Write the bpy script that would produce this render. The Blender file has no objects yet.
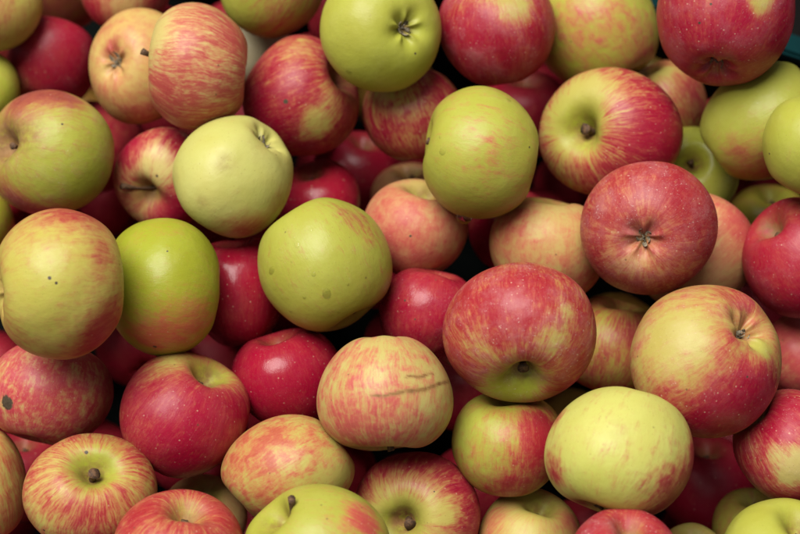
import bpy, bmesh, math, random
import numpy as np
from mathutils import Vector, Matrix

S = bpy.context.scene
COL = S.collection

# ------------------------------------------------------------------ camera, sky, sun, exposure
W_PX, H_PX, F_PX = 800.0, 534.0, 1852.0        # the photograph's frame and the lens in its pixels
PITCH = math.radians(68)
DIST = 1.0
CAM = np.array([0.0, -math.cos(PITCH) * DIST, math.sin(PITCH) * DIST])
FWD = np.array([0.0, math.cos(PITCH), -math.sin(PITCH)])
RIGHT = np.array([1.0, 0.0, 0.0])
UP = np.array([0.0, math.sin(PITCH), math.cos(PITCH)])
BASIS = np.stack([RIGHT, UP, -FWD], axis=1)      # columns: camera x, y, z in world space

cam_data = bpy.data.cameras.new('camera')
cam_data.sensor_width = 36.0
cam_data.lens = 36.0 * F_PX / W_PX
cam_data.clip_start = 0.05
cam_data.clip_end = 200.0
cam_data.dof.use_dof = True
cam_data.dof.focus_distance = 0.955
cam_data.dof.aperture_fstop = 6.0
cam = bpy.data.objects.new('camera', cam_data)
COL.objects.link(cam)
cam.matrix_world = Matrix(((*BASIS[0], CAM[0]), (*BASIS[1], CAM[1]), (*BASIS[2], CAM[2]), (0, 0, 0, 1)))
S.camera = cam

SUN_EL, SUN_AZ = math.radians(67), math.radians(-42)     # azimuth from +Y (away from the camera), towards +X
world = bpy.data.worlds.new('World')
S.world = world
world.use_nodes = True
wn = world.node_tree
wn.nodes.clear()
sky = wn.nodes.new('ShaderNodeTexSky')
sky.sky_type = 'NISHITA'
sky.sun_disc = False
sky.sun_elevation = SUN_EL
sky.sun_rotation = SUN_AZ
sky.dust_density = 4.0
sky.air_density = 1.0
hs = wn.nodes.new('ShaderNodeHueSaturation')
hs.inputs['Saturation'].default_value = 0.22            # an overcast sky
bg = wn.nodes.new('ShaderNodeBackground')
bg.inputs['Strength'].default_value = 0.05
wo = wn.nodes.new('ShaderNodeOutputWorld')
wn.links.new(sky.outputs[0], hs.inputs['Color'])
wn.links.new(hs.outputs[0], bg.inputs['Color'])
wn.links.new(bg.outputs[0], wo.inputs['Surface'])

sun_data = bpy.data.lights.new('sun', 'SUN')
sun_data.energy = 4.8
sun_data.angle = math.radians(45)
sun_data.color = (1.0, 0.96, 0.90)
sun = bpy.data.objects.new('sun', sun_data)
COL.objects.link(sun)
sd = Vector((math.sin(SUN_AZ) * math.cos(SUN_EL), math.cos(SUN_AZ) * math.cos(SUN_EL), math.sin(SUN_EL)))
sun.rotation_euler = (-sd).to_track_quat('-Z', 'Y').to_euler()
sun.location = sd * 5

S.view_settings.view_transform = 'Standard'
S.view_settings.look = 'None'
S.view_settings.exposure = 0.36
S.view_settings.gamma = 1.0
S.render.engine = 'CYCLES'
S.cycles.max_bounces = 6
S.cycles.diffuse_bounces = 2
S.cycles.use_denoising = True


def ray_point(u, v, d):
    """world point on the sight line through photo pixel (u, v), d metres along the lens axis"""
    return CAM + d * (FWD + RIGHT * (u - W_PX / 2) / F_PX - UP * (v - H_PX / 2) / F_PX)


def depth_at_height(u, v, z):
    dz = (FWD - UP * (v - H_PX / 2) / F_PX)[2]
    return (z - CAM[2]) / dz


# ------------------------------------------------------------------ node helpers and materials
class NT:
    def __init__(self, name):
        self.m = bpy.data.materials.new(name)
        self.m.use_nodes = True
        self.t = self.m.node_tree
        self.t.nodes.clear()
        self.out = self.t.nodes.new('ShaderNodeOutputMaterial')
        self.b = self.t.nodes.new('ShaderNodeBsdfPrincipled')
        self.t.links.new(self.b.outputs[0], self.out.inputs['Surface'])

    def put(self, sock, val):
        if isinstance(val, bpy.types.NodeSocket):
            self.t.links.new(val, sock)
        elif val is not None:
            sock.default_value = val

    def math(self, op, a, b=None, c=None, clamp=False):
        n = self.t.nodes.new('ShaderNodeMath')
        n.operation = op
        n.use_clamp = clamp
        for i, x in enumerate((a, b, c)):
            self.put(n.inputs[i], x)
        return n.outputs[0]

    def vmath(self, op, a, b=None, scale=None):
        n = self.t.nodes.new('ShaderNodeVectorMath')
        n.operation = op
        self.put(n.inputs[0], a)
        self.put(n.inputs[1], b)
        if scale is not None:
            self.put(n.inputs['Scale'], scale)
        return n.outputs['Value'] if op in ('LENGTH', 'DISTANCE', 'DOT_PRODUCT') else n.outputs[0]

    def mix(self, f, a, b, mode='MIX'):
        n = self.t.nodes.new('ShaderNodeMix')
        n.data_type = 'RGBA'
        n.blend_type = mode
        self.put(n.inputs[0], f)
        self.put(n.inputs[6], a)
        self.put(n.inputs[7], b)
        return n.outputs[2]

    def step(self, x, lo, hi, a=0.0, b=1.0):
        n = self.t.nodes.new('ShaderNodeMapRange')
        n.interpolation_type = 'SMOOTHSTEP'
        for i, q in enumerate((x, lo, hi, a, b)):
            self.put(n.inputs[i], q)
        return n.outputs[0]

    def noise(self, vec, scale, detail=2.0, rough=0.5, dist=0.0):
        n = self.t.nodes.new('ShaderNodeTexNoise')
        self.put(n.inputs['Vector'], vec)
        self.put(n.inputs['Scale'], scale)
        self.put(n.inputs['Detail'], detail)
        self.put(n.inputs['Roughness'], rough)
        self.put(n.inputs['Distortion'], dist)
        return n.outputs['Fac']

    def attr_noise(self, vec, scale):
        n = self.t.nodes.new('ShaderNodeTexNoise')
        self.put(n.inputs['Vector'], vec)
        self.put(n.inputs['Scale'], scale)
        self.put(n.inputs['Detail'], 2.0)
        return n.outputs['Color']

    def voronoi(self, vec, scale):
        n = self.t.nodes.new('ShaderNodeTexVoronoi')
        self.put(n.inputs['Vector'], vec)
        self.put(n.inputs['Scale'], scale)
        return n

    def attr(self, name, kind='GEOMETRY'):
        n = self.t.nodes.new('ShaderNodeAttribute')
        n.attribute_type = kind
        n.attribute_name = name
        return n

    def bump(self, h, strength, dist, normal=None):
        n = self.t.nodes.new('ShaderNodeBump')
        self.put(n.inputs['Height'], h)
        n.inputs['Strength'].default_value = strength
        n.inputs['Distance'].default_value = dist
        if normal is not None:
            self.put(n.inputs['Normal'], normal)
        return n.outputs[0]

    def obj_coord(self):
        return self.t.nodes.new('ShaderNodeTexCoord').outputs['Object']

    def rgb(self, c):
        n = self.t.nodes.new('ShaderNodeRGB')
        n.outputs[0].default_value = (*c, 1)
        return n.outputs[0]

    def sep(self, c):
        n = self.t.nodes.new('ShaderNodeSeparateXYZ')
        self.put(n.inputs[0], c)
        return n.outputs


def apple_material():
    k = NT('apple_skin')
    tint = k.attr('tint')
    tx = k.sep(tint.outputs['Vector'])
    blush, green, brown = tx[0], tx[1], tx[2]
    cyl = k.attr('meridian').outputs['Vector']
    ground = k.attr('skin_ground', 'OBJECT').outputs['Color']
    red = k.attr('skin_red', 'OBJECT').outputs['Color']
    pa = k.sep(k.attr('skin_pattern', 'OBJECT').outputs['Vector'])     # streak, mottle, dots
    pb = k.sep(k.attr('skin_finish', 'OBJECT').outputs['Vector'])      # bloom, roughness, seed
    oc = k.obj_coord()
    seedv = k.vmath('SCALE', (3.1, 7.7, 5.3), None, pb[2])
    pos = k.vmath('ADD', oc, seedv)
    # streaks run from stem to calyx
    warp = k.noise(pos, 55, 2)
    wv = k.vmath('SCALE', k.vmath('SUBTRACT', k.attr_noise(pos, 48), (0.5, 0.5, 0.5)), None, 0.22)
    cyw = k.vmath('ADD', cyl, wv)
    c1 = k.vmath('ADD', k.vmath('MULTIPLY', cyw, (8.0, 8.0, 1.2)), seedv)
    c2 = k.vmath('ADD', k.vmath('MULTIPLY', cyw, (21.0, 21.0, 3.0)), seedv)
    c3 = k.vmath('ADD', k.vmath('MULTIPLY', cyw, (42.0, 42.0, 8.0)), seedv)
    st = k.math('ADD', k.math('MULTIPLY', k.noise(c1, 1.0, 2.0, 0.55), 0.34), k.math('MULTIPLY', k.noise(c2, 1.0, 2.0, 0.6), 0.36))
    st = k.math('ADD', st, k.math('MULTIPLY', k.noise(c3, 1.0, 3.0, 0.65), 0.30))
    mo = k.noise(pos, 150, 5.0, 0.66, 0.4)
    big = k.noise(pos, 30, 2.0)
    m0 = k.math('ADD', blush, k.math('MULTIPLY', k.math('MULTIPLY', k.math('SUBTRACT', st, 0.5), 2.05), pa[0]))
    m1 = k.math('ADD', m0, k.math('MULTIPLY', k.math('MULTIPLY', k.math('SUBTRACT', mo, 0.5), 1.5), pa[1]))
    m1 = k.math('ADD', m1, k.math('MULTIPLY', k.math('SUBTRACT', big, 0.5), 0.5))
    m = k.step(m1, 0.02, 0.85)
    deep = k.step(m1, 0.42, 1.15)
    # ground colour: yellow drifting to green
    gsat = k.mix(k.math('MULTIPLY', k.step(warp, 0.3, 0.7), 0.35), ground,
                 k.mix(1.0, ground, k.rgb((0.92, 0.82, 0.62)), 'MULTIPLY'))
    gcol = k.mix(k.math('ADD', green, k.math('MULTIPLY', k.math('SUBTRACT', big, 0.5), 0.25), None, True),
                 gsat, k.rgb((0.27, 0.30, 0.022)))
    light_red = k.mix(0.45, red, k.mix(0.22, k.rgb((0.48, 0.075, 0.065)), ground))
    rcol = k.mix(deep, light_red, red)
    col = k.mix(m, gcol, rcol)
    # fine pale flecks between streaks, pores
    fl = k.noise(k.vmath('ADD', k.vmath('MULTIPLY', cyl, (30.0, 30.0, 9.0)), seedv), 1.0, 4.0, 0.7)
    col = k.mix(k.math('MULTIPLY', k.step(fl, 0.56, 0.75), k.math('MULTIPLY', pa[1], 0.6)), col, k.mix(0.5, ground, rcol))
    vo = k.voronoi(pos, 330)
    dot = k.step(vo.outputs['Distance'], 0.08, 0.2, 1.0, 0.0)
    rnd = k.sep(vo.outputs['Color'])[0]
    dot = k.math('MULTIPLY', dot, k.math('MULTIPLY', k.step(rnd, 0.45, 0.95), pa[2]))
    col = k.mix(dot, col, k.mix(m, k.rgb((0.26, 0.20, 0.05)), k.rgb((0.60, 0.42, 0.28))))
    v3 = k.voronoi(pos, 560)
    pore = k.math('MULTIPLY', k.step(v3.outputs['Distance'], 0.07, 0.19, 1.0, 0.0), k.step(k.sep(v3.outputs['Color'])[0], 0.62, 0.8))
    col = k.mix(k.math('MULTIPLY', pore, k.math('SUBTRACT', 0.55, k.math('MULTIPLY', m, 0.4))), col, k.rgb((0.17, 0.13, 0.03)))
    # brown russet and bruises
    br = k.math('MULTIPLY', brown, k.step(k.noise(pos, 190, 4.0, 0.65), 0.22, 0.62), None, True)
    br = k.math('MAXIMUM', br, k.math('SUBTRACT', brown, 1.0), None, True)
    col = k.mix(br, col, k.mix(k.noise(pos, 260, 3.0), k.rgb((0.10, 0.042, 0.010)), k.rgb((0.30, 0.165, 0.055))))
    # waxy bloom and dust on the skin
    bl = k.math('MULTIPLY', k.step(k.noise(pos, 75, 6.0, 0.7), 0.42, 0.75), pb[0])
    col = k.mix(k.math('MULTIPLY', bl, 0.24), col, k.rgb((0.60, 0.40, 0.37)))
    sp = k.noise(pos, 900, 2.0, 0.6)
    speck = k.math('MULTIPLY', k.step(sp, 0.62, 0.72), k.math('MULTIPLY', k.step(mo, 0.4, 0.65), k.math('ADD', pb[0], 0.12)))
    col = k.mix(k.math('MULTIPLY', speck, 0.4), col, k.rgb((0.72, 0.62, 0.52)))
    # tiny dark insect and scab marks everywhere, sparse
    v2 = k.voronoi(pos, 95)
    tick = k.math('MULTIPLY', k.step(v2.outputs['Distance'], 0.035, 0.075, 1.0, 0.0), k.step(k.sep(v2.outputs['Color'])[1], 0.6, 0.7))
    col = k.mix(k.math('MULTIPLY', tick, 0.65), col, k.rgb((0.09, 0.05, 0.025)))
    # larger dark marks at set places
    wob = k.math('MULTIPLY', k.math('SUBTRACT', k.noise(pos, 420, 3.0), 0.5), 1.1)
    for q in ('mark_a', 'mark_b', 'mark_c'):
        a = k.attr(q, 'OBJECT')
        r = k.math('MAXIMUM', a.outputs['Alpha'], 1e-6)
        dd = k.math('DIVIDE', k.vmath('DISTANCE', oc, a.outputs['Vector']), r)
        f = k.step(k.math('ADD', dd, wob), 0.75, 1.1, 1.0, 0.0)
        col = k.mix(f, col, k.mix(k.noise(pos, 700, 3.0), k.rgb((0.015, 0.01, 0.006)), k.rgb((0.10, 0.075, 0.045))))
    k.put(k.b.inputs['Base Color'], col)
    rough = k.math('ADD', pb[1], k.math('MULTIPLY', k.math('SUBTRACT', k.noise(pos, 140, 4.0, 0.65), 0.5), 0.22))
    rough = k.math('ADD', rough, k.math('ADD', k.math('MULTIPLY', bl, 0.18), k.math('MULTIPLY', br, 0.25)))
    k.put(k.b.inputs['Roughness'], rough)
    k.b.inputs['Specular IOR Level'].default_value = 0.27
    n1 = k.bump(k.noise(pos, 75, 2.0), 0.22, 0.003)
    n2 = k.bump(k.math('ADD', k.noise(pos, 420, 4.0, 0.65), k.math('MULTIPLY', k.noise(c3, 1.0, 2.0), 0.6)), 0.15, 0.0007, n1)
    k.put(k.b.inputs['Normal'], n2)
    return k.m


def plain_material(name, c1, c2, scale, rough, spec=0.4, bump=0.3, bdist=0.001):
    k = NT(name)
    oc = k.obj_coord()
    n = k.noise(oc, scale, 5.0, 0.65)
    k.put(k.b.inputs['Base Color'], k.mix(k.step(n, 0.3, 0.7), k.rgb(c1), k.rgb(c2)))
    k.b.inputs['Roughness'].default_value = rough
    k.b.inputs['Specular IOR Level'].default_value = spec
    k.put(k.b.inputs['Normal'], k.bump(k.noise(oc, scale * 2.3, 4.0), bump, bdist))
    return k.m


M_SKIN = apple_material()
M_STEM = plain_material('woody_stem', (0.030, 0.015, 0.008), (0.13, 0.065, 0.028), 600, 0.75)
M_CALYX = plain_material('dried_sepal', (0.030, 0.023, 0.015), (0.30, 0.25, 0.17), 500, 0.9)
M_CRATE = plain_material('teal_plastic', (0.003, 0.004, 0.004), (0.004, 0.006, 0.005), 40, 0.8, 0.05)
M_RIM = plain_material('teal_rim', (0.0008, 0.013, 0.015), (0.001, 0.019, 0.021), 40, 0.8, 0.05)
M_GROUND = plain_material('dark_ground', (0.0015, 0.0015, 0.0015), (0.004, 0.0035, 0.003), 30, 0.95, 0.1)
kw = NT('water')
kw.t.nodes.remove(kw.b)
_tr, _gl, _fr, _mx = (kw.t.nodes.new(x) for x in ('ShaderNodeBsdfTransparent', 'ShaderNodeBsdfGlossy', 'ShaderNodeFresnel', 'ShaderNodeMixShader'))
_fr.inputs['IOR'].default_value = 1.33
_gl.inputs['Roughness'].default_value = 0.05
kw.put(_mx.inputs[0], kw.math('MULTIPLY', _fr.outputs[0], 0.45))
kw.t.links.new(_tr.outputs[0], _mx.inputs[1])
kw.t.links.new(_gl.outputs[0], _mx.inputs[2])
kw.t.links.new(_mx.outputs[0], kw.out.inputs['Surface'])
M_WATER = kw.m
kb = NT('water_bead')
kb.b.inputs['Base Color'].default_value = (1, 1, 1, 1)
kb.b.inputs['Roughness'].default_value = 0.03
kb.b.inputs['IOR'].default_value = 1.33
kb.b.inputs['Transmission Weight'].default_value = 1.0
M_BEAD = kb.m


# ------------------------------------------------------------------ mesh helpers
def mesh_np(name, verts, faces_q, faces_t, mat):
    me = bpy.data.meshes.new(name)
    nq, ntri = len(faces_q), len(faces_t)
    me.vertices.add(len(verts))
    me.vertices.foreach_set('co', np.ascontiguousarray(verts, dtype=np.float32).ravel())
    loops = np.concatenate([np.asarray(faces_q, dtype=np.int32).ravel(), np.asarray(faces_t, dtype=np.int32).ravel()])
    me.loops.add(len(loops))
    me.loops.foreach_set('vertex_index', loops)
    me.polygons.add(nq + ntri)
    starts = np.concatenate([np.arange(nq) * 4, nq * 4 + np.arange(ntri) * 3]).astype(np.int32)
    me.polygons.foreach_set('loop_start', starts)
    me.update(calc_edges=True)
    me.validate()
    me.polygons.foreach_set('use_smooth', np.ones(nq + ntri, dtype=bool))
    me.materials.append(mat)
    return me


_topo = {}


def topology(nt, nf):
    """rings 1..nt-1 of nf points, then the stem pole and the calyx pole"""
    if (nt, nf) in _topo:
        return _topo[(nt, nf)]
    i = np.arange(nt - 2)[:, None]
    j = np.arange(nf)[None, :]
    a = i * nf + j
    b = i * nf + (j + 1) % nf
    q = np.stack([a, a + nf, b + nf, b], axis=-1).reshape(-1, 4)
    p0 = (nt - 1) * nf
    jj = np.arange(nf)
    t0 = np.stack([np.full(nf, p0), jj, (jj + 1) % nf], axis=-1)
    l = (nt - 2) * nf
    t1 = np.stack([np.full(nf, p0 + 1), l + (jj + 1) % nf, l + jj], axis=-1)
    _topo[(nt, nf)] = (q, np.concatenate([t0, t1]))
    return _topo[(nt, nf)]


def unit(v):
    v = np.asarray(v, dtype=float)
    return v / np.linalg.norm(v)


def apple_shape(rng, nt, nf, tall=0.86, taper=None, cav=0.46, bas=0.30, boxy=0.95, lumpy=1.2):
    """unit apple about its own axis, stem end at +z"""
    t = np.linspace(0, math.pi, nt + 1)[1:-1]
    t = np.concatenate([np.repeat(t, nf), [0.0, math.pi]])
    f = np.concatenate([np.tile(np.arange(nf) * 2 * math.pi / nf, nt - 1), [0.0, 0.0]])
    s, c = np.sin(t), np.cos(t)
    taper = rng.uniform(0.03, 0.13) if taper is None else taper
    rho = np.maximum(s, 0) ** boxy * (1 + taper * c)
    lob = rng.uniform(0.006, 0.016) * lumpy
    ph = rng.uniform(0, 6.28)
    low = np.clip((0.35 - c) / 1.35, 0, 1) ** 1.5
    wav = np.cos(5 * f + ph) + 0.5 * np.cos(3 * f + ph * 2.1) + 0.4 * np.cos(2 * f + ph * 3.3)
    rho = rho * (1 + lob * wav * low)
    z = tall * c
    ws, wc = rng.uniform(0.25, 0.31), rng.uniform(0.24, 0.32)
    cavw = ws * (1 + 0.10 * np.cos(2 * f + ph) + 0.07 * np.cos(3 * f + 1.7 * ph))
    top = (c > 0)
    z = z - np.where(top, cav * np.exp(-(rho / cavw) ** 1.6), 0)
    z = z + np.where(~top, bas * np.exp(-(rho / (wc * (1 + 0.12 * np.cos(5 * f + ph)))) ** 1.6), 0)
    z = z + np.where(~top, (0.022 * np.cos(5 * f + ph) + 0.012 * np.cos(10 * f + ph)) * np.exp(-((rho - 0.17) / 0.09) ** 2), 0)
    z = z - np.where(~top, 1.1 * lob * np.cos(5 * f + ph) * np.exp(-((rho - 0.42) / 0.2) ** 2), 0)
    x, y = rho * np.cos(f), rho * np.sin(f)
    x = x + rng.uniform(-0.07, 0.07) * z
    y = y + rng.uniform(-0.07, 0.07) * z
    p = np.stack([x, y, z], axis=1)
    d = np.zeros(len(p))
    for _ in range(6):
        k = rng.normal(size=3) * 1.7
        d += np.sin(p @ k + rng.uniform(0, 6.28)) * rng.uniform(0.003, 0.011) * lumpy
    for _ in range(5):
        k = rng.normal(size=3) * 4.5
        d += np.sin(p @ k + rng.uniform(0, 6.28)) * rng.uniform(0.0, 0.0035) * lumpy
    p = p * (1 + d)[:, None]
    return p, t, f


def frame_from_axis(a, spin):
    a = unit(a)
    h = np.array([0, 1, 0]) if abs(a[1]) < 0.9 else np.array([1, 0, 0])
    x = unit(np.cross(h, a))
    y = np.cross(a, x)
    cs, sn = math.cos(spin), math.sin(spin)
    return np.stack([x * cs + y * sn, -x * sn + y * cs, a], axis=1)


def tube(path, radii, n=12, caps=True):
    """verts, quads, tris of a tapered tube along path"""
    path = np.asarray(path, float)
    vs, q, tr = [], [], []
    for i, p in enumerate(path):
        d = path[min(i + 1, len(path) - 1)] - path[max(i - 1, 0)]
        fr = frame_from_axis(d, 0.0)
        for j in range(n):
            a = j * 2 * math.pi / n
            vs.append(p + radii[i] * (fr[:, 0] * math.cos(a) + fr[:, 1] * math.sin(a)))
    for i in range(len(path) - 1):
        for j in range(n):
            q.append((i * n + j, i * n + (j + 1) % n, (i + 1) * n + (j + 1) % n, (i + 1) * n + j))
    if caps:
        vs += [path[0], path[-1]]
        b = len(path) * n
        e = (len(path) - 1) * n
        for j in range(n):
            tr.append((b, (j + 1) % n, j))
            tr.append((b + 1, e + j, e + (j + 1) % n))
    return np.array(vs), q, tr


def stem_mesh(rng, length, bend, fat=1.0):
    ts = np.linspace(0, 1, 9)
    a = rng.uniform(0, 6.28)
    path = [(math.cos(a) * bend * length * t * t, math.sin(a) * bend * length * t * t, length * t - 0.003) for t in ts]
    r = [0.0014 - 0.0003 * math.sin(t * math.pi) + 0.0006 * max(0, t - 0.7) / 0.3 for t in ts]
    v, q, tr = tube(path, [x * fat for x in r], 12)
    v = v + rng.normal(size=v.shape) * 0.00013
    return mesh_np('stem', v, q, tr, M_STEM)


def calyx_mesh(rng):
    vs, q = [], []
    for k in range(5):
        a0 = k * 2 * math.pi / 5 + rng.uniform(-0.25, 0.25)
        ln = rng.uniform(0.005, 0.0078)
        lift = rng.uniform(0.5, 1.5)
        tw = rng.uniform(-0.5, 0.5)
        base = len(vs)
        for i in range(7):
            s = i / 6
            w = 0.0019 * (1 - s) ** 0.7 + 0.0002
            r = 0.0014 + ln * s * math.cos(lift * s)
            z = 0.0006 + ln * s * math.sin(lift * s * 1.2) * 0.9
            a = a0 + tw * s * s
            c, sn = math.cos(a), math.sin(a)
            for sg, dz in ((-1, 0.0005), (0, -0.0002), (1, 0.0005)):
                vs.append((r * c - sg * w * sn, r * sn + sg * w * c, z + dz))
            for sg, dz in ((1, -0.0001), (0, -0.0008), (-1, -0.0001)):
                vs.append((r * c - sg * w * sn, r * sn + sg * w * c, z + dz))
        for i in range(6):
            for j in range(6):
                q.append((base + i * 6 + j, base + i * 6 + (j + 1) % 6, base + i * 6 + 6 + (j + 1) % 6, base + i * 6 + 6 + j))
    tr = []
    for k in range(9):
        a = rng.uniform(0, 6.28)
        r = rng.uniform(0.0002, 0.0016)
        h = rng.uniform(0.003, 0.0055)
        p0 = np.array([r * math.cos(a), r * math.sin(a), -0.001])
        p1 = p0 + np.array([rng.normal() * 0.0007, rng.normal() * 0.0007, h])
        v, qq, tt = tube([p0, (p0 + p1) / 2, p1], [0.0004, 0.0003, 0.00035], 6)
        b = len(vs)
        vs += [tuple(x) for x in v]
        q += [tuple(b + i for i in f) for f in qq]
        tr += [tuple(b + i for i in f) for f in tt]
    return mesh_np('calyx', np.array(vs), q, tr, M_CALYX)


_r0 = np.random.default_rng(5)
STEMS = {L: [stem_mesh(_r0, L, b) for b in (0.15, 0.35, 0.25)] for L in (0.008, 0.016, 0.020, 0.024)}
STEMS[0.011] = [stem_mesh(_r0, 0.011, b, 1.5) for b in (0.1, 0.25, 0.2)]
CALYXES = [calyx_mesh(_r0) for _ in range(4)]


def drop_mesh(name='water_drop'):
    nt, nf = 14, 24
    q, tr = topology(nt, nf)
    t = np.linspace(0, math.pi, nt + 1)[1:-1]
    t = np.concatenate([np.repeat(t, nf), [0.0, math.pi]])
    f = np.concatenate([np.tile(np.arange(nf) * 2 * math.pi / nf, nt - 1), [0, 0]])
    z = np.cos(t)
    z = np.where(z < 0, z * 0.25, z * 0.27)
    return mesh_np(name, np.stack([np.sin(t) * np.cos(f), np.sin(t) * np.sin(f), z], 1), q, tr, M_WATER)


DROP = drop_mesh()
BEAD = drop_mesh()
BEAD.materials[0] = M_BEAD

# ------------------------------------------------------------------ the crate and the ground it stands on
FLOOR_Z = -0.265


def box_bm(bm, lo, hi, mtx=None, bevel=0.0):
    r = bmesh.ops.create_cube(bm, size=1.0)
    vs = r['verts']
    for v in vs:
        v.co = Vector((lo[i] + (v.co[i] + 0.5) * (hi[i] - lo[i]) for i in range(3)))
    if bevel:
        es = list({e for v in vs for e in v.link_edges})
        bmesh.ops.bevel(bm, geom=es, offset=bevel, segments=2, affect='EDGES')


def bm_obj(name, bm, mat, parent=None):
    me = bpy.data.meshes.new(name)
    bm.to_mesh(me)
    bm.free()
    me.materials.append(mat)
    o = bpy.data.objects.new(name, me)
    COL.objects.link(o)
    if parent:
        o.parent = parent
    return o


g = bmesh.new()
bmesh.ops.create_grid(g, x_segments=2, y_segments=2, size=30)
ground = bm_obj('ground', g, M_GROUND)
ground.location = (0, 0, FLOOR_Z - 0.02)
ground['kind'] = 'structure'

RIM = ray_point(792, 53, 1.135)                 # the stretch of far rim seen in the top right corner
YAW = math.radians(-21)
crate = bpy.data.objects.new('crate', None)
COL.objects.link(crate)
crate.location = (RIM[0], RIM[1], FLOOR_Z - 0.016)
crate.rotation_euler = (0, 0, YAW)
crate['label'] = 'dark teal plastic crate under the heap, its rim showing in the top right corner'
crate['category'] = 'crate'
RZ = RIM[2] - (FLOOR_Z - 0.016)                 # rim height above the crate's base
X0, X1, Y0, Y1 = -0.62, 0.09, -0.56, 0.0        # inner size, from the far rim towards the camera
T = 0.006


def crate_wall(lo, hi):
    bm = bmesh.new()
    box_bm(bm, lo, hi, bevel=0.0015)
    return bm


bm_obj('floor', crate_wall((X0, Y0, 0), (X1, Y1, 0.008)), M_CRATE, crate)
for lo, hi, ax in (((X0 - T, Y1, 0), (X1 + T, Y1 + T, RZ - 0.010), 0), ((X0 - T, Y0 - T, 0), (X1 + T, Y0, RZ - 0.010), 0),
                   ((X0 - T, Y0, 0), (X0, Y1, RZ - 0.010), 1), ((X1, Y0, 0), (X1 + T, Y1, RZ - 0.010), 1)):
    bm = crate_wall(lo, hi)
    for z in (0.05, 0.10):
        if ax == 0:
            yy = (hi[1] + 0.0005, hi[1] + 0.008) if lo[1] >= Y1 else (lo[1] - 0.008, lo[1] - 0.0005)
            box_bm(bm, (lo[0], yy[0] - 0.001, z), (hi[0], yy[1], z + 0.006))
        else:
            xx = (hi[0] + 0.0005, hi[0] + 0.008) if lo[0] >= X1 else (lo[0] - 0.008, lo[0] - 0.0005)
            box_bm(bm, (xx[0] - 0.001, lo[1], z), (xx[1], hi[1], z + 0.006))
    bm_obj('wall', bm, M_CRATE, crate)
bm = bmesh.new()
z0, z1, E = RZ - 0.010, RZ, 0.014
box_bm(bm, (X0 - E, Y1 - 0.001, z0), (X1 + E, Y1 + E, z1), bevel=0.002)
box_bm(bm, (X0 - E, Y0 - E, z0), (X1 + E, Y0 + 0.001, z1), bevel=0.002)
box_bm(bm, (X0 - E, Y0 + 0.001, z0), (X0 + 0.001, Y1 - 0.001, z1 - 0.0004), bevel=0.002)
box_bm(bm, (X1 - 0.001, Y0 + 0.001, z0), (X1 + E, Y1 - 0.001, z1 - 0.0004), bevel=0.002)
bm_obj('rim', bm, M_RIM, crate)

# ------------------------------------------------------------------ the apples
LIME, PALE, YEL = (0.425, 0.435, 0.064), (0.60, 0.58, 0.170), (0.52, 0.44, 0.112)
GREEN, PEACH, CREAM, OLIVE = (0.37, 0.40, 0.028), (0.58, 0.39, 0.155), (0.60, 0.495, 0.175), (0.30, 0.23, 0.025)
CRIM, RED, PINK, BROWN, ORANGE = (0.30, 0.004, 0.026), (0.30, 0.014, 0.026), (0.42, 0.060, 0.055), (0.27, 0.050, 0.036), (0.42, 0.080, 0.040)

APPLES = []


def A(key, u, v, rx, ry, layer, pole, ground, red, base, label, patches=(), ang=0, streak=0.6, mottle=0.5, dots=0.4,
      bloom=0.1, rough=0.42, marks=(), stem=0.008, lean=None, **shape):
    APPLES.append(dict(key=key, u=u, v=v, rx=rx, ry=ry, layer=layer, pole=pole, ground=ground, red=red, base=base,
                       label=label, patches=patches, ang=ang, streak=streak, mottle=mottle, dots=dots, bloom=bloom,
                       rough=rough, marks=marks, stem=stem, lean=lean, shape=shape))


# key, centre and half sizes in photo pixels, how deep in the heap, stem ('S') or calyx ('C') seen at a pixel or stem direction ('D')
# patches: (r)ed blush, (g)reen, (b)rown at pixel, radius, amount
A('a1', -5, 5, 46, 46, 1.2, ('D', .3, .6, .4), YEL, BROWN, .22, 'yellow green apple cut off by the top left corner of the photo',
  [('r', -10, 10, 30, .5), ('g', 25, 20, 30, .2)])
A('a2', 52, 62, 45, 46, 1.9, ('D', .2, .9, -.2), YEL, CRIM, 1.05, 'dark red shiny apple between the top left corner apple and the yellow calyx one',
  [('r', 25, 85, 18, -.4)], bloom=.25, streak=.3)
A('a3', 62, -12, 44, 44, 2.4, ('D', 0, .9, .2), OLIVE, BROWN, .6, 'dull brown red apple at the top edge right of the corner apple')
A('a4', 125, -14, 46, 46, 1.4, ('D', .1, .9, .3), PEACH, CRIM, .45, 'pale apple with red sides at the top edge above the yellow calyx apple',
  [('r', 95, 15, 22, .5), ('r', 163, 5, 20, .6), ('r', 130, 10, 18, -.25)], streak=.8)
A('a5', 139, 66, 51, 59, 1.0, ('C', 123, 63), (0.62, 0.45, 0.14), PINK, .28, 'pale yellow pink apple with open grey calyx, beside the stripy red apple',
  [('r', 100, 30, 25, .15), ('r', 150, 120, 28, .4), ('r', 110, 100, 20, .2), ('r', 118, 52, 9, .45), ('b', 123, 63, 12, .5)], streak=.35, mottle=.7)
A('a6', 197, 67, 53, 64, .6, ('D', -.97, .16, .12), CREAM, PINK, .56, 'stripy orange red apple lying on its side above the pale yellow one',
  [('r', 158, 36, 28, -.7), ('r', 200, 40, 40, .1), ('r', 180, 110, 40, .2), ('r', 235, 40, 20, .2)], streak=1.3, mottle=.5, dots=.1, stem=.020)
A('a7', -22, 90, 42, 42, 1.6, ('D', 0, .5, .8), LIME, BROWN, .05, 'small yellow green apple at the left edge above the large apple with grey stem hollow', [('g', 10, 95, 18, .6)])
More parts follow.
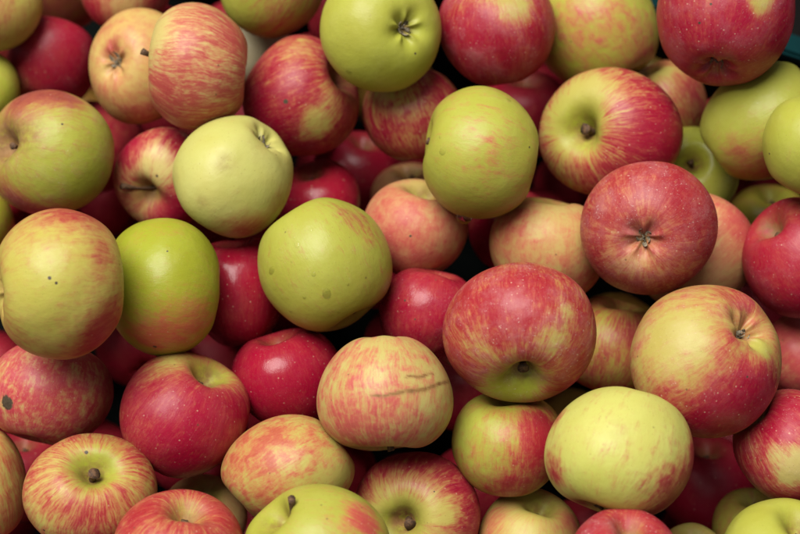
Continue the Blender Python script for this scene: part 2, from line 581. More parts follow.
A('a8', 49, 153, 66, 63, .6, ('S', 15, 147), LIME, BROWN, .12, 'green apple with blush and a greyish russet stem hollow at the left edge',
  [('r', 30, 98, 36, .75), ('r', 75, 100, 26, .5), ('r', 15, 205, 36, .8), ('r', 50, 215, 24, .4), ('g', 85, 180, 40, .35), ('b', 16, 148, 26, .95), ('b', 36, 140, 20, .7), ('b', 18, 125, 14, .4)],
  streak=.7, mottle=.6, bloom=.3, marks=[(72, 128, 1.2)], cav=.34)
A('a9', 98, 147, 45, 45, 2.3, ('D', .5, .8, 0), YEL, CRIM, .95, 'dark red apple in shade behind the green apple with the grey stem hollow', streak=.3)
A('a10', 163, 179, 49, 51, 1.3, ('S', 152, 197), CREAM, CRIM, .5, 'red and yellow apple with a long woody stem pointing left, under the stripy one',
  [('r', 128, 160, 22, .25), ('r', 165, 172, 22, -.4), ('r', 182, 213, 30, .75), ('r', 190, 140, 28, .6), ('r', 135, 145, 22, .4), ('b', 150, 197, 10, .3)], streak=1.0, marks=[(163, 178, 1.4)], stem=.024, lean=(-.93, -.1, .35))
A('a11', 234, 176, 59, 61, .3, ('C', 267, 141), PALE, BROWN, .04, 'pale yellow apple with a faint bruise, below the stripy red apple',
  [('b', 231, 167, 11, .38), ('b', 208, 205, 7, .45), ('r', 250, 230, 26, .6), ('r', 282, 200, 18, .35), ('g', 215, 140, 40, .15), ('g', 255, 190, 26, .2), ('b', 262, 150, 12, .3)], mottle=.35, streak=.3, rough=.4)
A('a12', 302, 97, 58, 61, 1.0, ('S', 336, 78), YEL, CRIM, .85, 'red apple with a small dark spot and shaded stem hollow right of the stripy one',
  [('r', 300, 55, 26, -.35), ('r', 320, 128, 18, -.65), ('g', 335, 62, 18, .5), ('r', 262, 120, 34, .3), ('r', 330, 100, 15, -.3)], streak=.8, mottle=.7, bloom=.2, marks=[(289, 107, 2.6)])
A('a13', 271, -12, 51, 50, .7, ('D', .62, .7, .3), LIME, BROWN, .22, 'yellow green apple with thin red diagonal streaks at the top edge',
  [('r', 230, 10, 26, -.2), ('r', 290, 15, 34, .25)], streak=1.1, mottle=.3)
A('a14', 381, 31, 61, 61, .5, ('C', 404, 31), LIME, BROWN, -.1, 'plain yellow green apple with grey star shaped calyx near the top edge',
  [('g', 385, 80, 40, .35), ('g', 404, 31, 24, .35), ('b', 404, 31, 8, .5)], streak=.3, mottle=.3, marks=[(415, 57, 1.2), (367, 3, 1.2)])
A('a15', 252, 46, 38, 40, 2.0, ('D', 0, .8, .4), (0.62, 0.56, 0.36), PINK, -.1, 'whitish pale apple, a sliver of it showing between the stripy and the streaked apple', streak=.2)
A('a16', 350, 20, 42, 42, 2.3, ('D', 0, .8, .4), YEL, CRIM, .95, 'dark pink red sliver of an apple left of the plain yellow green calyx apple')
A('a17', 497, 28, 59, 58, .4, ('D', -.12, .9, .3), YEL, CRIM, .98, 'crimson apple with yellow shoulder and whitish dust, at the middle of the top edge',
  [('r', 515, 18, 18, -.75), ('r', 490, -8, 30, -.8), ('r', 470, 45, 30, .15)], streak=.9, mottle=.55, bloom=.55, dots=.4)
A('a18', 596, 29, 62, 62, 1.3, ('D', -.5, .8, -.1), LIME, PINK, .28, 'green apple with soft pink mottling at the top edge, right of the dusty crimson one',
  [('r', 600, 25, 28, .2), ('r', 640, 50, 24, .3), ('g', 560, 70, 40, .5)], streak=.5, mottle=.8)
A('a19', 725, 15, 68, 70, .4, ('C', 716, 59), YEL, CRIM, 1.0, 'big dusty crimson apple with a yellow spot, at the top edge beside the crate rim',
  [('r', 749, 10, 15, -.95), ('r', 690, 10, 30, -.12), ('b', 716, 62, 14, .4), ('r', 715, 68, 8, -.3)], streak=.6, mottle=.7, bloom=.5, dots=.5, marks=[(699, 14, 1.4), (689, 31, 1.6)], bas=.30)
A('a20', 413, 114, 51, 47, 1.3, ('D', -.25, .93, .15), YEL, CRIM, .66, 'pinkish red streaked apple half behind the yellow green apple with the hanging drop',
  [('r', 385, 90, 20, -.4), ('g', 380, 85, 18, .3), ('r', 390, 140, 26, .15), ('r', 440, 95, 24, .2)], streak=1.1, mottle=.7, dots=.5)
A('a21', 480, 153, 59, 67, .2, ('D', -.97, .2, .03), LIME, PINK, .09, 'yellow green apple with faint pink smears and a water drop hanging from it',
  [('r', 480, 160, 30, .13), ('r', 520, 200, 26, .2), ('g', 470, 100, 34, .2), ('g', 440, 180, 30, .1)], streak=.9, mottle=.6, marks=[(526, 151, 1.3)], ang=0, cav=.25, bas=.28)
A('a22', 610, 133, 71, 65, .8, ('S', 581, 131), YEL, CRIM, .62, 'red apple with a wide yellow green hollow around its stem, above the red calyx apple',
  [('r', 575, 125, 34, -.95), ('r', 585, 90, 26, -.35), ('g', 578, 120, 30, .45), ('r', 655, 140, 40, .55), ('r', 610, 185, 28, .2), ('r', 640, 90, 22, .15)], streak=1.3, mottle=.5, dots=.4, stem=.011, cav=.46)
A('a23', 663, 104, 44, 44, 2.0, ('D', -.4, .8, .2), YEL, RED, .6, 'small pink and yellow apple wedged under the big dusty crimson one', [('r', 660, 75, 14, -.5), ('r', 690, 95, 18, .2)], streak=.9)
A('a24', 691, 173, 47, 47, 1.8, ('S', 686, 163), LIME, BROWN, .0, 'small green apple with dark stem hollow behind the red calyx apple', [('g', 700, 150, 30, .5), ('r', 705, 195, 14, .2)], rough=.3)
A('a25', 766, 122, 66, 58, 1.2, ('D', .75, .5, .15), LIME, BROWN, .05, 'large elongated yellow green apple with brownish red underside, near the right edge',
  [('r', 760, 172, 34, .6), ('r', 725, 150, 18, .3), ('g', 740, 100, 40, .15)], ang=24, streak=.4, mottle=.6)
A('a26', 812, 145, 50, 51, .4, ('D', .3, .8, .3), LIME, BROWN, .0, 'yellow green apple cut off by the right edge, in front of the elongated one', [('g', 775, 130, 26, .25)], streak=.3, marks=[(766, 155, 1.3)])
A('a27', 649, 228, 68, 67, .5, ('C', 638, 242), PEACH, RED, .82, 'big dull red apple with its dark open calyx facing the camera, right of centre',
  [('r', 615, 260, 24, -.22), ('r', 636, 262, 16, -.2), ('b', 628, 258, 22, .22), ('r', 690, 190, 36, .25), ('b', 638, 242, 8, .75), ('r', 665, 270, 26, -.1)], streak=.6, mottle=.8, bloom=.75, dots=.45, rough=.42, tall=.8)
A('a28', 693, 252, 60, 60, 1.6, ('D', .5, .6, -.4), PEACH, PINK, .42, 'pinkish yellow apple tucked behind the dull red calyx apple', [('r', 735, 225, 26, .4), ('r', 715, 280, 24, -.2)], streak=.5)
A('a29', 796, 258, 51, 60, 1.4, ('S', 766, 226), YEL, CRIM, 1.0, 'deep crimson apple with a sunken stem hollow, cut off by the right edge', [('b', 766, 226, 10, .5), ('r', 790, 210, 16, -.15)], streak=.4, bloom=.3)
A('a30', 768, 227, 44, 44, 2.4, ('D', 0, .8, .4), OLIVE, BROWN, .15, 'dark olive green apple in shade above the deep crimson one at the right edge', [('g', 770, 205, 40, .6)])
A('a31', 801, 355, 40, 42, 1.8, ('D', .4, .6, .4), PEACH, PINK, .8, 'pinkish red mottled apple at the right edge beside the yellow and red calyx apple', mottle=.9)
A('a32', 325, 265, 67, 66, .0, ('D', .5, -.83, .12), LIME, BROWN, .0, 'yellow green apple sprinkled with water drops, left of centre',
  [('r', 372, 232, 22, .42), ('r', 345, 212, 18, .34), ('r', 388, 262, 14, .2), ('r', 270, 312, 18, .6), ('r', 300, 205, 12, .1)], streak=1.0, mottle=.7, rough=.4, taper=.02, cav=.3)
A('a33', 415, 228, 53, 50, 1.2, ('D', .2, .85, .35), PEACH, PINK, .58, 'dull pinkish peach apple right of the drop covered apple', [('r', 410, 185, 26, -.3), ('r', 400, 260, 30, .1)], streak=.3, mottle=.8, rough=.5, marks=[(411, 237, 1.4)])
A('a34', 318, 202, 43, 44, 1.9, ('D', -.2, .8, .4), YEL, CRIM, 1.1, 'bright red apple peeking out between the pale yellow apple and the drop covered one', streak=.5, mottle=.4, rough=.3)
A('a35', 357, 174, 45, 46, 2.7, ('D', .2, .8, .4), YEL, CRIM, 1.1, 'very dark red apple deep in shade between the spotted red and the peach apple', streak=.2, rough=.3)
A('a36', 238, 289, 49, 57, 1.3, ('D', -.1, .95, .1), YEL, CRIM, 1.05, 'glossy crimson apple between the green apple and the drop covered one', streak=.45, mottle=.3, rough=.24, dots=.35)
A('a37', 60, 284, 68, 76, .0, ('C', 2, 292), (0.58, 0.49, 0.11), RED, .17, 'large yellow and pink apple with two black specks, at the left edge',
  [('r', 75, 212, 40, .6), ('r', 112, 325, 28, .75), ('r', 85, 352, 26, .45), ('r', 0, 225, 30, .4), ('r', 110, 255, 26, .35), ('r', 55, 280, 44, -.18), ('r', 20, 330, 30, .2), ('g', 60, 260, 44, .25), ('g', 50, 310, 40, .2), ('b', 2, 292, 12, .6)],
  streak=.55, mottle=.6, marks=[(64, 277, 2.0), (70, 283, 1.5)], rough=.4)
A('a38', 163, 286, 60, 70, 1.0, ('D', -.95, .15, .25), GREEN, ORANGE, .08, 'tall green apple with an orange brown lower half, right of the apple with two specks',
  [('r', 180, 335, 34, .5), ('r', 140, 335, 30, .3), ('r', 205, 310, 24, .3), ('g', 150, 235, 40, .4), ('r', 185, 255, 22, -.1)], streak=.5, mottle=.5, marks=[(160, 346, 2.2), (175, 252, 1)], rough=.36, cav=.25, bas=.30, ang=6, boxy=1.0, taper=.0)
A('a39', 428, 312, 50, 46, 1.2, ('D', .2, .95, .1), YEL, CRIM, 1.0, 'glossy crimson apple left of the big red one with its stem facing down', streak=.5, mottle=.5, rough=.27, bloom=.2, marks=[(404, 300, 1.2), (414, 318, 1)])
A('a40', 548, 248, 60, 53, 1.2, ('D', .1, .93, .1), (0.58, 0.43, 0.14), PINK, .40, 'matt yellow pink apple partly behind the dull red calyx apple', [('r', 590, 285, 30, .3), ('r', 510, 225, 24, .15), ('r', 545, 215, 20, -.15)], ang=-18, streak=.4, mottle=.8, rough=.5)
A('a41', 511, 229, 43, 44, 2.1, ('D', .1, .8, .3), YEL, CRIM, 1.1, 'dark crimson apple in the gap under the apple with the hanging drop', streak=.2, rough=.3)
A('a42', 520, 333, 77, 71, .2, ('D', -.03, -.80, .60), YEL, RED, .80, 'big red apple with pale flecks and green stem hollow facing down, right of centre',
  [('r', 563, 308, 9, -.6), ('r', 548, 335, 18, -.45), ('r', 480, 345, 24, -.25), ('r', 512, 383, 34, -.9), ('g', 510, 386, 36, .75), ('r', 500, 290, 40, .25), ('r', 565, 380, 24, .2)],
  streak=1.0, mottle=.7, bloom=.7, dots=.5, rough=.36, stem=.011, cav=.42)
A('a43', 611, 345, 49, 49, 1.8, ('D', .2, .9, .2), LIME, (0.28, 0.03, 0.03), .55, 'green and dull red striped apple in shade right of the big red one', [('g', 600, 320, 24, .5), ('r', 625, 330, 20, .3)], streak=1.2)
A('a44', 706, 361, 77, 77, .35, ('C', 736, 335), YEL, CRIM, .42, 'large yellow apple with red lower side and open calyx facing the camera, at right',
  [('r', 665, 330, 34, -.5), ('r', 738, 405, 46, .8), ('r', 690, 420, 34, .5), ('r', 745, 300, 22, .3), ('r', 715, 330, 13, .25), ('r', 752, 345, 14, -.6), ('g', 752, 345, 16, .35), ('b', 735, 335, 9, .6), ('r', 655, 390, 20, .15)],
  streak=.6, mottle=.7, bloom=.3, dots=.5, marks=[(736, 374, 1.2)])
A('a45', 385, 396, 69, 61, .5, ('D', -.02, -.97, .14), (0.55, 0.46, 0.15), (0.42, 0.085, 0.068), .36, 'yellow apple with pink stripes and two brown scratches, below centre',
  [('r', 345, 350, 22, .1), ('r', 350, 420, 34, .25), ('r', 385, 435, 40, .2), ('r', 430, 385, 30, -.25), ('r', 385, 345, 26, -.2), ('r', 400, 410, 24, .15),
   ('l', 392, 390, (448, 381), 2.3), ('l', 405, 374, (432, 372), 1.5), ('l', 372, 392, (395, 390), 1.5)],
  streak=1.0, mottle=1.0, dots=.25, stem=.016, tall=.9, lumpy=.5, bas=.2)
A('a46', 288, 377, 56, 50, 1.08, ('D', -.2, .95, .15), YEL, CRIM, 1.08, 'very glossy bright crimson apple with a white highlight, below the drop covered apple', streak=.45, mottle=.3, rough=.22, dots=.35, bloom=.05)
A('a47', 184, 414, 64, 62, 1.05, ('S', 211, 372), YEL, CRIM, .92, 'bright red apple with a yellow shoulder by its stem hollow, under the tall green apple',
  [('r', 178, 358, 24, -.6), ('r', 215, 378, 24, -.7), ('g', 215, 370, 22, .5), ('b', 213, 370, 12, .4), ('r', 165, 375, 20, -.2), ('r', 190, 440, 40, .2)], streak=.7, mottle=.6, bloom=.15, rough=.4)
A('a48', 50, 393, 63, 54, .9, ('D', .25, .9, -.2), CREAM, (0.40, 0.03, 0.05), .74, 'pinkish red apple with a large grey scab, under the apple with two specks',
  [('r', 95, 400, 24, -.1), ('r', 20, 360, 20, -.2)], streak=.8, mottle=1.2, dots=.4, bloom=.4, marks=[(18, 398, 7.5)])
A('a50', 91, 492, 66, 58, .8, ('S', 101, 469), (0.56, 0.48, 0.12), RED, .54, 'cream and red striped apple with yellow stem hollow facing up, lower left',
  [('r', 102, 469, 24, -.65), ('g', 102, 470, 30, .7), ('r', 45, 515, 20, -.3), ('r', 130, 450, 20, .2), ('r', 100, 520, 30, .2)], streak=1.2, mottle=.5, marks=[(51, 525, 1.4), (90, 450, 1.8)], stem=.011, cav=.46)
A('a51', -12, 488, 38, 57, 1.2, ('D', -.3, .9, .2), YEL, ORANGE, .5, 'orange brown apple at the left edge beside the cream and red striped one', streak=1.2)
A('a52', 24, 476, 46, 46, 2.4, ('D', 0, .9, .3), YEL, CRIM, 1.0, 'dark red apple in shade below the scabbed pinkish red one', streak=.2)
A('a53', 178, 551, 66, 60, .3, ('D', .2, .85, .4), YEL, RED, .78, 'red streaked apple at the bottom edge right of the cream and red striped one',
  [('r', 185, 505, 16, -.25), ('r', 140, 510, 24, .2)], streak=1.1, mottle=.6, dots=.4, bloom=.2)
A('a54', 203, 519, 44, 44, 1.8, ('D', .1, .8, .5), PEACH, PINK, .25, 'small pale peach apple behind the red streaked one at the bottom edge')
A('a55', 288, 469, 66, 53, .9, ('D', .78, .6, -.10), YEL, ORANGE, .45, 'yellow apple with orange red mottling below the glossy crimson one',
  [('r', 260, 440, 34, .3), ('r', 335, 465, 24, -.3), ('r', 245, 490, 20, -.1), ('g', 340, 490, 20, .3)], ang=8, streak=.7, mottle=1.4, dots=.2, bas=.22, boxy=1.0, cav=.3)
A('a56', 318, 546, 73, 60, .2, ('S', 280, 519), LIME, PINK, .0, 'yellow green apple with a pink red patch and short brown stem at the bottom edge',
  [('r', 364, 512, 24, .75), ('r', 335, 490, 12, .25), ('r', 378, 530, 20, .4), ('g', 262, 525, 22, .3)], mottle=.7, streak=.8, stem=.024, lean=(-.1, .9, .45))
A('a57', 416, 515, 64, 64, 1.1, ('S', 401, 516), YEL, CRIM, .88, 'apple with cream centre around its stem hollow and red rim, at the bottom edge',
  [('r', 402, 512, 38, -1.0), ('r', 440, 505, 22, -.55), ('g', 402, 517, 24, .8), ('b', 402, 516, 14, .45), ('b', 378, 488, 12, .3)], streak=1.0, mottle=.5, marks=[(415, 534, 1.8), (433, 486, .9)], stem=.011)
A('a58', 508, 443, 57, 53, 1.2, ('D', .05, .95, .2), LIME, RED, .3, 'green apple with a dull red side under the big red apple with pale flecks',
  [('r', 545, 440, 32, .8), ('r', 510, 485, 28, .55), ('r', 470, 420, 22, -.2), ('g', 500, 405, 24, .3), ('r', 535, 415, 16, .1)], streak=.6, mottle=.8, dots=.3)
A('a59', 620, 453, 75, 66, .05, ('D', -.33, -.92, .22), (0.54, 0.53, 0.13), RED, .02, 'large pale yellow apple with red streaks on its lower right side, bottom right',
  [('r', 680, 490, 38, .9), ('r', 668, 468, 26, .3), ('r', 692, 465, 24, .5), ('r', 640, 508, 24, .3), ('r', 640, 475, 28, .3), ('r', 690, 440, 20, .45), ('r', 553, 415, 14, .7), ('r', 551, 470, 20, .8), ('r', 572, 508, 18, .9), ('g', 590, 480, 40, .35), ('b', 610, 425, 14, .12), ('r', 655, 512, 30, .5)],
  streak=.75, mottle=.8, rough=.46, cav=.30, tall=.95, bas=.27, boxy=.95, stem=.011)
A('a60', 530, 541, 52, 52, 1.3, ('D', .2, .8, .4), YEL, PINK, .22, 'yellow apple with pink sides at the bottom edge, under the green and dull red one', [('r', 490, 520, 18, .35), ('r', 570, 520, 20, .45)], streak=.6)
A('a61', 625, 566, 58, 57, .0, ('D', .1, .8, .4), YEL, CRIM, .9, 'dusty pinkish red apple cut off by the bottom edge, under the large pale yellow one', streak=.6, mottle=.7, bloom=.8, dots=.5)
A('a62', 706, 484, 48, 49, 2.5, ('D', 0, .8, .3), YEL, CRIM, 1.1, 'dark red apple deep in the gap right of the large pale yellow one', streak=.2)
A('a63', 790, 446, 54, 56, .7, ('D', -.7, .68, .1), CREAM, CRIM, .85, 'crimson apple with a cream band at the right edge above the yellow corner apple',
  [('r', 788, 458, 20, -.8), ('r', 775, 468, 12, -.4), ('r', 765, 447, 10, -.5), ('r', 775, 410, 30, .2), ('r', 785, 480, 20, -.2), ('g', 770, 497, 16, .4), ('r', 755, 490, 14, -.3)], streak=1.1, mottle=.6, bloom=.4, dots=.4)
A('a64', 752, 529, 40, 40, 2.2, ('D', 0, .8, .4), LIME, BROWN, .4, 'small reddish green apple in shade between the dark red and the yellow corner apple', [('g', 755, 500, 14, .4)])
A('a65', 785, 560, 66, 60, .2, ('D', .2, .7, .5), LIME, BROWN, -.1, 'plain yellow apple filling the bottom right corner', streak=.3, mottle=.3, dots=.2)
A('a66', 692, 560, 34, 36, 2.0, ('D', 0, .8, .4), YEL, PINK, .2, 'small yellow apple, a sliver of it at the bottom edge below the dark red one')
A('a67', 410, 201, 40, 40, 2.3, ('D', 0, .8, .4), CREAM, PINK, .5, 'reddish yellow apple, a sliver of it above the dull pinkish peach apple')
A('a68', 525, 113, 45, 45, 2.6, ('D', 0, .8, .4), YEL, CRIM, 1.0, 'dark red apple in shade below the dusty crimson apple at the top edge')
A('a76', 457, 386, 44, 44, 2.6, ('D', 0, .8, .4), YEL, CRIM, 1.0, 'dark red apple in shade between the scratched yellow apple and the big red one')
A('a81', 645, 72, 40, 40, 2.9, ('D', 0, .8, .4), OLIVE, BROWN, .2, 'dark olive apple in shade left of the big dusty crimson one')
A('a84', -22, 224, 36, 36, 2.0, ('D', 0, .8, .4), GREEN, BROWN, .2, 'small dull green apple at the left edge above the apple with two specks')

GROUP = 'apples heaped in the crate'


def visible_axis(a):
    p = a['pole']
    if p[0] == 'D':
        return unit(p[1:4])
    ox = (p[1] - a['u']) / a['rx'] / 0.68
    oy = -(p[2] - a['v']) / a['ry'] / 0.68
    r = math.hypot(ox, oy)
    if r > 0.95:
        ox, oy, r = ox * 0.95 / r, oy * 0.95 / r, 0.95
    n = np.array([ox, oy, math.sqrt(1 - r * r)])
    return n if p[0] == 'S' else -n


# lay the heap from its deepest apples up: each sinks along the sight line until it touches one already lying there
placed = []


def rad_in(a, d):
    """half size of apple a along world direction d (ellipsoid)"""
    k = BASIS.T @ d
    cs, sn = math.cos(math.radians(a['ang'])), math.sin(math.radians(a['ang']))
    x, y = k[0] * cs + k[1] * sn, -k[0] * sn + k[1] * cs
    s = a['depth'] / F_PX
    rz = math.sqrt(a['rx'] * a['ry'])
    return 1.0 / math.sqrt((x / (a['rx'] * s)) ** 2 + (y / (a['ry'] * s)) ** 2 + (k[2] / (rz * s)) ** 2)


def clear(a, others):
    c = ray_point(a['u'], a['v'], a['depth'])
    for b in others:
        d = b['pos'] - c
        L = np.linalg.norm(d)
        if L < 1e-6:
            return False
        d = d / L
        if L < 0.985 * (rad_in(a, d) + rad_in(b, d)):
            return False
    return True


for a in sorted(APPLES, key=lambda q: -q['layer']):
    d0 = depth_at_height(a['u'], a['v'], -0.022 * a['layer'] - 0.008 * a['layer'] ** 2 - (0.03 if a['layer'] > 2.25 else 0))
    a['depth'] = d0
    n = 0
    while not clear(a, placed) and n < 400:
        a['depth'] -= 0.001
        n += 1
    a['pos'] = ray_point(a['u'], a['v'], a['depth'])
    a['sunk'] = n
    placed.append(a)


def build_apple(i, a, nt=112, nf=160):
    rng = np.random.default_rng(1000 + i * 7)
    p, t, f = apple_shape(rng, nt, nf, **a['shape'])
    ax = visible_axis(a)
    R = frame_from_axis(ax, rng.uniform(0, 6.28))
    pc = p @ R.T                                                    # camera-aligned, unit size
    th = math.radians(a['ang'])
    # give the fruit the outline measured for it: fit an ellipse to its own, then stretch that onto the measured one
    an = np.linspace(0, math.pi, 48, endpoint=False)
    dr = np.stack([np.cos(an), np.sin(an)], 1)
    pj = pc[:, :2] @ dr.T
    hi, lo = pj.max(0), pj.min(0)
    cen = np.linalg.lstsq(dr, (hi + lo) / 2, rcond=None)[0]
    h2 = ((hi - lo) / 2) ** 2
    mm = np.linalg.lstsq(np.stack([dr[:, 0] ** 2, 2 * dr[:, 0] * dr[:, 1], dr[:, 1] ** 2], 1), h2, rcond=None)[0]
    w, V = np.linalg.eigh(np.array([[mm[0], mm[1]], [mm[1], mm[2]]]))
    inv_root = V @ np.diag(w ** -0.5) @ V.T
    rt = np.array([[math.cos(th), -math.sin(th)], [math.sin(th), math.cos(th)]])
    goal = rt @ np.diag([a['rx'], a['ry']]) @ rt.T
    T = goal @ inv_root
    zs = math.sqrt(abs(np.linalg.det(T)))
    px = np.concatenate([(pc[:, :2] - cen) @ T.T, (pc[:, 2:] - (pc[:, 2].max() + pc[:, 2].min()) / 2) * zs], axis=1)
    m2w = a['depth'] / F_PX
    wv = (px * m2w) @ BASIS.T
    q, tr = topology(nt, nf)
    me = mesh_np('apple', wv, q, tr, M_SKIN)
    n = len(wv)
    # colour fields of the skin
    blush = np.full(n, float(a['base']))
    green = np.zeros(n)
    brown = np.zeros(n)
    front = px[:, 2] > -5

    def on_skin(u, v):
        d = (px[:, 0] - (u - a['u'])) ** 2 + (px[:, 1] + (v - a['v'])) ** 2 + np.where(front, 0, 1e6) - 0.15 * px[:, 2]
        return px[np.argmin(d)]
    for kind, u, v, rad, amt in a['patches']:
        if kind == 'l':                                             # a scratch from (u, v) to rad = (u2, v2)
            p0 = np.array([u - a['u'], a['v'] - v])
            ln = np.array([rad[0] - u, v - rad[1]])
            k = np.clip(((px[:, :2] - p0) @ ln) / (ln @ ln), 0, 1)
            q = p0 + k[:, None] * ln + np.stack([0 * k, 0.9 * np.sin(k * 9)], 1)
            d2 = ((px[:, :2] - q) ** 2).sum(1)
            wd = amt * (0.55 + 0.45 * np.sin(k * math.pi))
            brown = np.maximum(brown, np.where(front, np.exp(-(d2 / wd ** 2)) * 1.6, 0))
            continue
        c = on_skin(u, v)
        w = np.exp(-(((px - c) ** 2).sum(1) / rad ** 2) ** 1.15) * amt
        if kind == 'r':
            blush += w
        elif kind == 'g':
            green += w
        else:
            brown += w
    rho = np.sin(t) * (t < 1.2) + (t >= 1.2) * 9
    hollow = np.exp(-(rho / 0.25) ** 2)
    green += 0.75 * np.exp(-(rho / 0.33) ** 2)
    blush -= 0.25 * hollow
    brown += 0.32 * np.exp(-(rho / 0.34) ** 2)
    brown += 0.85 * np.exp(-(rho / 0.17) ** 2)
    rho2 = np.sin(t) * (t > 2.0) + (t <= 2.0) * 9
    brown += 0.5 * np.exp(-(rho2 / 0.13) ** 2)
    at = me.attributes.new('tint', 'FLOAT_VECTOR', 'POINT')
    at.data.foreach_set('vector', np.stack([blush, np.clip(green, 0, 1), np.clip(brown, 0, 2)], 1).astype(np.float32).ravel())
    at = me.attributes.new('meridian', 'FLOAT_VECTOR', 'POINT')
    at.data.foreach_set('vector', np.stack([np.cos(f), np.sin(f), t], 1).astype(np.float32).ravel())
    o = bpy.data.objects.new('apple', me)
    COL.objects.link(o)
    o.location = a['pos']
    o['label'] = a['label']
    o['category'] = 'apple'
    o['group'] = GROUP
    jit = rng.uniform(0.94, 1.06)
    o['skin_ground'] = [x * jit * 0.71 for x in a['ground']]
    o['skin_red'] = [x * rng.uniform(0.92, 1.08) * 0.82 for x in a['red']]
    o['skin_pattern'] = [a['streak'], a['mottle'], a['dots']]
    o['skin_finish'] = [a['bloom'], a['rough'], float(i) * 0.37]
    for nm, mk in zip(('mark_a', 'mark_b', 'mark_c'), list(a['marks']) + [None] * 3):
        if mk is None:
            o[nm] = [9.0, 9.0, 9.0, 0.0001]
        else:
            c = (on_skin(mk[0], mk[1]) * m2w) @ BASIS.T
            o[nm] = [float(c[0]), float(c[1]), float(c[2]), mk[2] * m2w]
    a['obj'], a['px'], a['m2w'] = o, px, m2w
    # stem and calyx in their hollows
    wax = BASIS @ ax
    for kind, pole, sgn in (('stem', n - 2, 1), ('calyx', n - 1, -1)):
        me2 = STEMS[a['stem']][i % 3] if kind == 'stem' else CALYXES[i % 4]
        c = bpy.data.objects.new(kind, me2)
        COL.objects.link(c)
        c.parent = o
        c.location = wv[pole] - (wax * sgn * 0.0018 if kind == 'calyx' and a['pole'][0] == 'D' else 0)
        d = Vector(wax * sgn + rng.normal(size=3) * 0.07)
        if kind == 'stem' and a['lean']:
            d = Vector(BASIS @ unit(a['lean']))
        c.rotation_mode = 'QUATERNION'
        c.rotation_quaternion = d.to_track_quat('Z', 'Y')
        s = rng.uniform(0.9, 1.15) * (0.82 if kind == 'calyx' else 1.0)
        c.scale = (s, s, s)
    return o


BY = {}
for i, a in enumerate(APPLES):
    build_apple(i, a)
    BY[a['key']] = a

# apples buried under the ones in view
rngf = np.random.default_rng(77)
cy, sy = math.cos(YAW), math.sin(YAW)


def in_crate(p, r):
    d = p[:2] - RIM[:2]
    x, y = d[0] * cy + d[1] * sy, -d[0] * sy + d[1] * cy
    return X0 + r < x < X1 - r and Y0 + r < y < Y1 - r


fill = []
protos = []
for k, (gc, rc, bs) in enumerate(((YEL, CRIM, .95), (LIME, BROWN, .3), (CREAM, RED, .6))):
    pass


def try_fill(c, r):
    if not in_crate(c, r) or c[2] - r < FLOOR_Z - 0.009:
        return False
    for b in placed:
        d = b['pos'] - c
        L = np.linalg.norm(d)
        if L < 1e-6 or L < 0.985 * (r + rad_in(b, d / L)):
            return False
    for q, rr in fill:
        if np.linalg.norm(q - c) < 0.985 * (r + rr):
            return False
    # must lie behind what the photo shows
    rel = c - CAM
    dep = rel @ FWD
    u, v = W_PX / 2 + F_PX * (rel @ RIGHT) / dep, H_PX / 2 - F_PX * (rel @ UP) / dep
    pr = r / dep * F_PX
    near = [b for b in placed if b['depth'] < dep and math.hypot(u - b['u'], v - b['v']) < pr + max(b['rx'], b['ry'])]
    if any(dep < b['depth'] + 0.005 for b in placed if math.hypot(u - b['u'], v - b['v']) < pr + 0.9 * min(b['rx'], b['ry']) and -0.16 < c[2]):
        return False
    if c[2] > -0.176:
        for rr in (0.0, 0.7, 1.0):
            for k in range(16 if rr else 1):
                pu, pv = u + rr * pr * math.cos(k * math.pi / 8), v + rr * pr * math.sin(k * math.pi / 8)
                if not (-6 < pu < 806 and -6 < pv < 540):
                    continue
                if not any(((pu - b['u']) / b['rx']) ** 2 + ((pv - b['v']) / b['ry']) ** 2 < 0.97 for b in near):
                    return False
    elif not (-30 < u < 830 and -30 < v < 564):
        return False
    return True


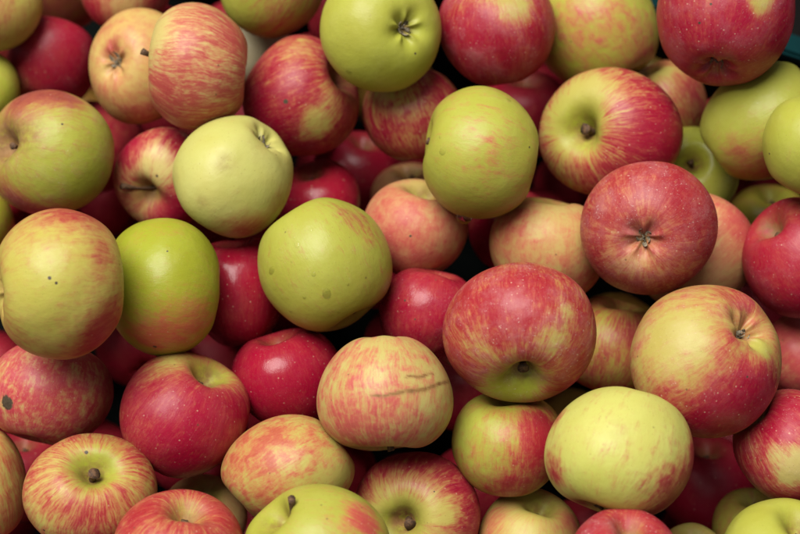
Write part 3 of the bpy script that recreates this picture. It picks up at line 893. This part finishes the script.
for zz, cnt in ((-0.235, 3000), (-0.215, 3000), (-0.20, 4000), (-0.175, 1200), (-0.15, 1500), (-0.12, 2500), (-0.09, 2500), (-0.06, 2500), (-0.03, 2000)):
    for _ in range(cnt):
        r = rngf.uniform(0.020, 0.037) if zz > -0.16 else rngf.uniform(0.024, 0.036)
        c = np.array([rngf.uniform(-.27, .27), rngf.uniform(-.22, .26), zz + rngf.uniform(-.018, .018)])
        if zz == -0.235:
            c[2] = FLOOR_Z - 0.008 + r * 0.86
        if try_fill(c, r):
            fill.append((c, r))
kinds = [(YEL, CRIM, 1.0, 'dark red apple buried deep in the shade of the heap'),
         (OLIVE, BROWN, .35, 'dark olive apple buried deep in the shade of the heap'),
         (YEL, RED, .9, 'dull red striped apple buried deep in the shade of the heap')]
src = {}
for n, (c, r) in enumerate(fill):
    kd = n % 3 if n % 4 == 3 else 0
    key = (kd, n % 4)
    if key not in src:
        rg = np.random.default_rng(500 + n)
        p, t, f = apple_shape(rg, 40, 56)
        q, tr = topology(40, 56)
        me = mesh_np('apple', p, q, tr, M_SKIN)
        k0 = np.zeros((len(p), 3), np.float32)
        k0[:, 0] = kinds[kd][2]
        me.attributes.new('tint', 'FLOAT_VECTOR', 'POINT').data.foreach_set('vector', k0.ravel())
        me.attributes.new('meridian', 'FLOAT_VECTOR', 'POINT').data.foreach_set('vector', np.stack([np.cos(f), np.sin(f), t], 1).astype(np.float32).ravel())
        src[key] = me
    o = bpy.data.objects.new('apple', src[key])
    COL.objects.link(o)
    o.location = c
    o.scale = (r, r, r)
    o.rotation_euler = tuple(rngf.uniform(0, 6.28, 3))
    o['label'] = kinds[kd][3]
    o['category'] = 'apple'
    o['group'] = 'apples buried in the heap'
    o['skin_ground'] = list(kinds[kd][0])
    o['skin_red'] = list(kinds[kd][1])
    o['skin_pattern'] = [.6, .5, .2]
    o['skin_finish'] = [.1, .36, n * .31]
    for nm in ('mark_a', 'mark_b', 'mark_c'):
        o[nm] = [9.0, 9.0, 9.0, 0.0001]

# ------------------------------------------------------------------ water drops clinging to the skin
def drop_on(key, u, v, r, stretch=1.0, tall=0.9, me=None):
    a = BY[key]
    px, m2w = a['px'], a['m2w']
    d = (px[:, 0] - (u - a['u'])) ** 2 + (px[:, 1] + (v - a['v'])) ** 2 + np.where(px[:, 2] > -5, 0, 1e6)
    c = px[np.argmin(d)]
    nrm = a['obj'].data.vertices[int(np.argmin(d))].normal
    o = bpy.data.objects.new('water_drop', me or DROP)
    COL.objects.link(o)
    o.parent = a['obj']
    o.location = (c * m2w) @ BASIS.T
    o.rotation_mode = 'QUATERNION'
    o.rotation_quaternion = Vector(nrm).to_track_quat('Z', 'Y')
    s = r * m2w
    o.scale = (s, s * stretch, s * tall)


for u, v, r, st in ((289, 229, 2.6, 1.0), (301, 245, 3.0, 1.0), (297, 239, 1.6, 1.0), (275, 270, 3.3, 1.7), (330, 293, 4.2, 1.3),
                    (315, 231, 2.0, 1.0), (308, 296, 1.8, 1.0), (296, 262, 1.3, 1.0), (316, 275, 2.2, 1.0), (293, 312, 1.6, 1.0),
                    (283, 250, 1.2, 1.0), (340, 312, 1.7, 1.2), (350, 283, 1.5, 1.0), (310, 258, 1.2, 1.0)):
    drop_on('a32', u, v, r, st)
for u, v, r, st in ((506, 103, 3.0, 1.2), (440, 140, 2.0, 1.0), (441, 155, 3.6, 1.2), (430, 120, 1.6, 1)):
    drop_on('a21', u, v, r, st)
drop_on('a21', 464, 220, 8.0, 1.0, 3.4, BEAD)
for k, u, v, r in (('a14', 350, 75, 3.0), ('a25', 744, 108, 2.6), ('a42', 467, 323, 2.0), ('a42', 501, 275, 1.6), ('a63', 768, 440, 2.4)):
    drop_on(k, u, v, r)

print('apples in view', len(APPLES), 'buried', len(fill), 'depth', min(a['depth'] for a in APPLES), max(a['depth'] for a in APPLES))
for a in APPLES:
    if a['sunk'] > 60:
        print(a['key'], 'raised', a['sunk'], round(a['depth'], 3))
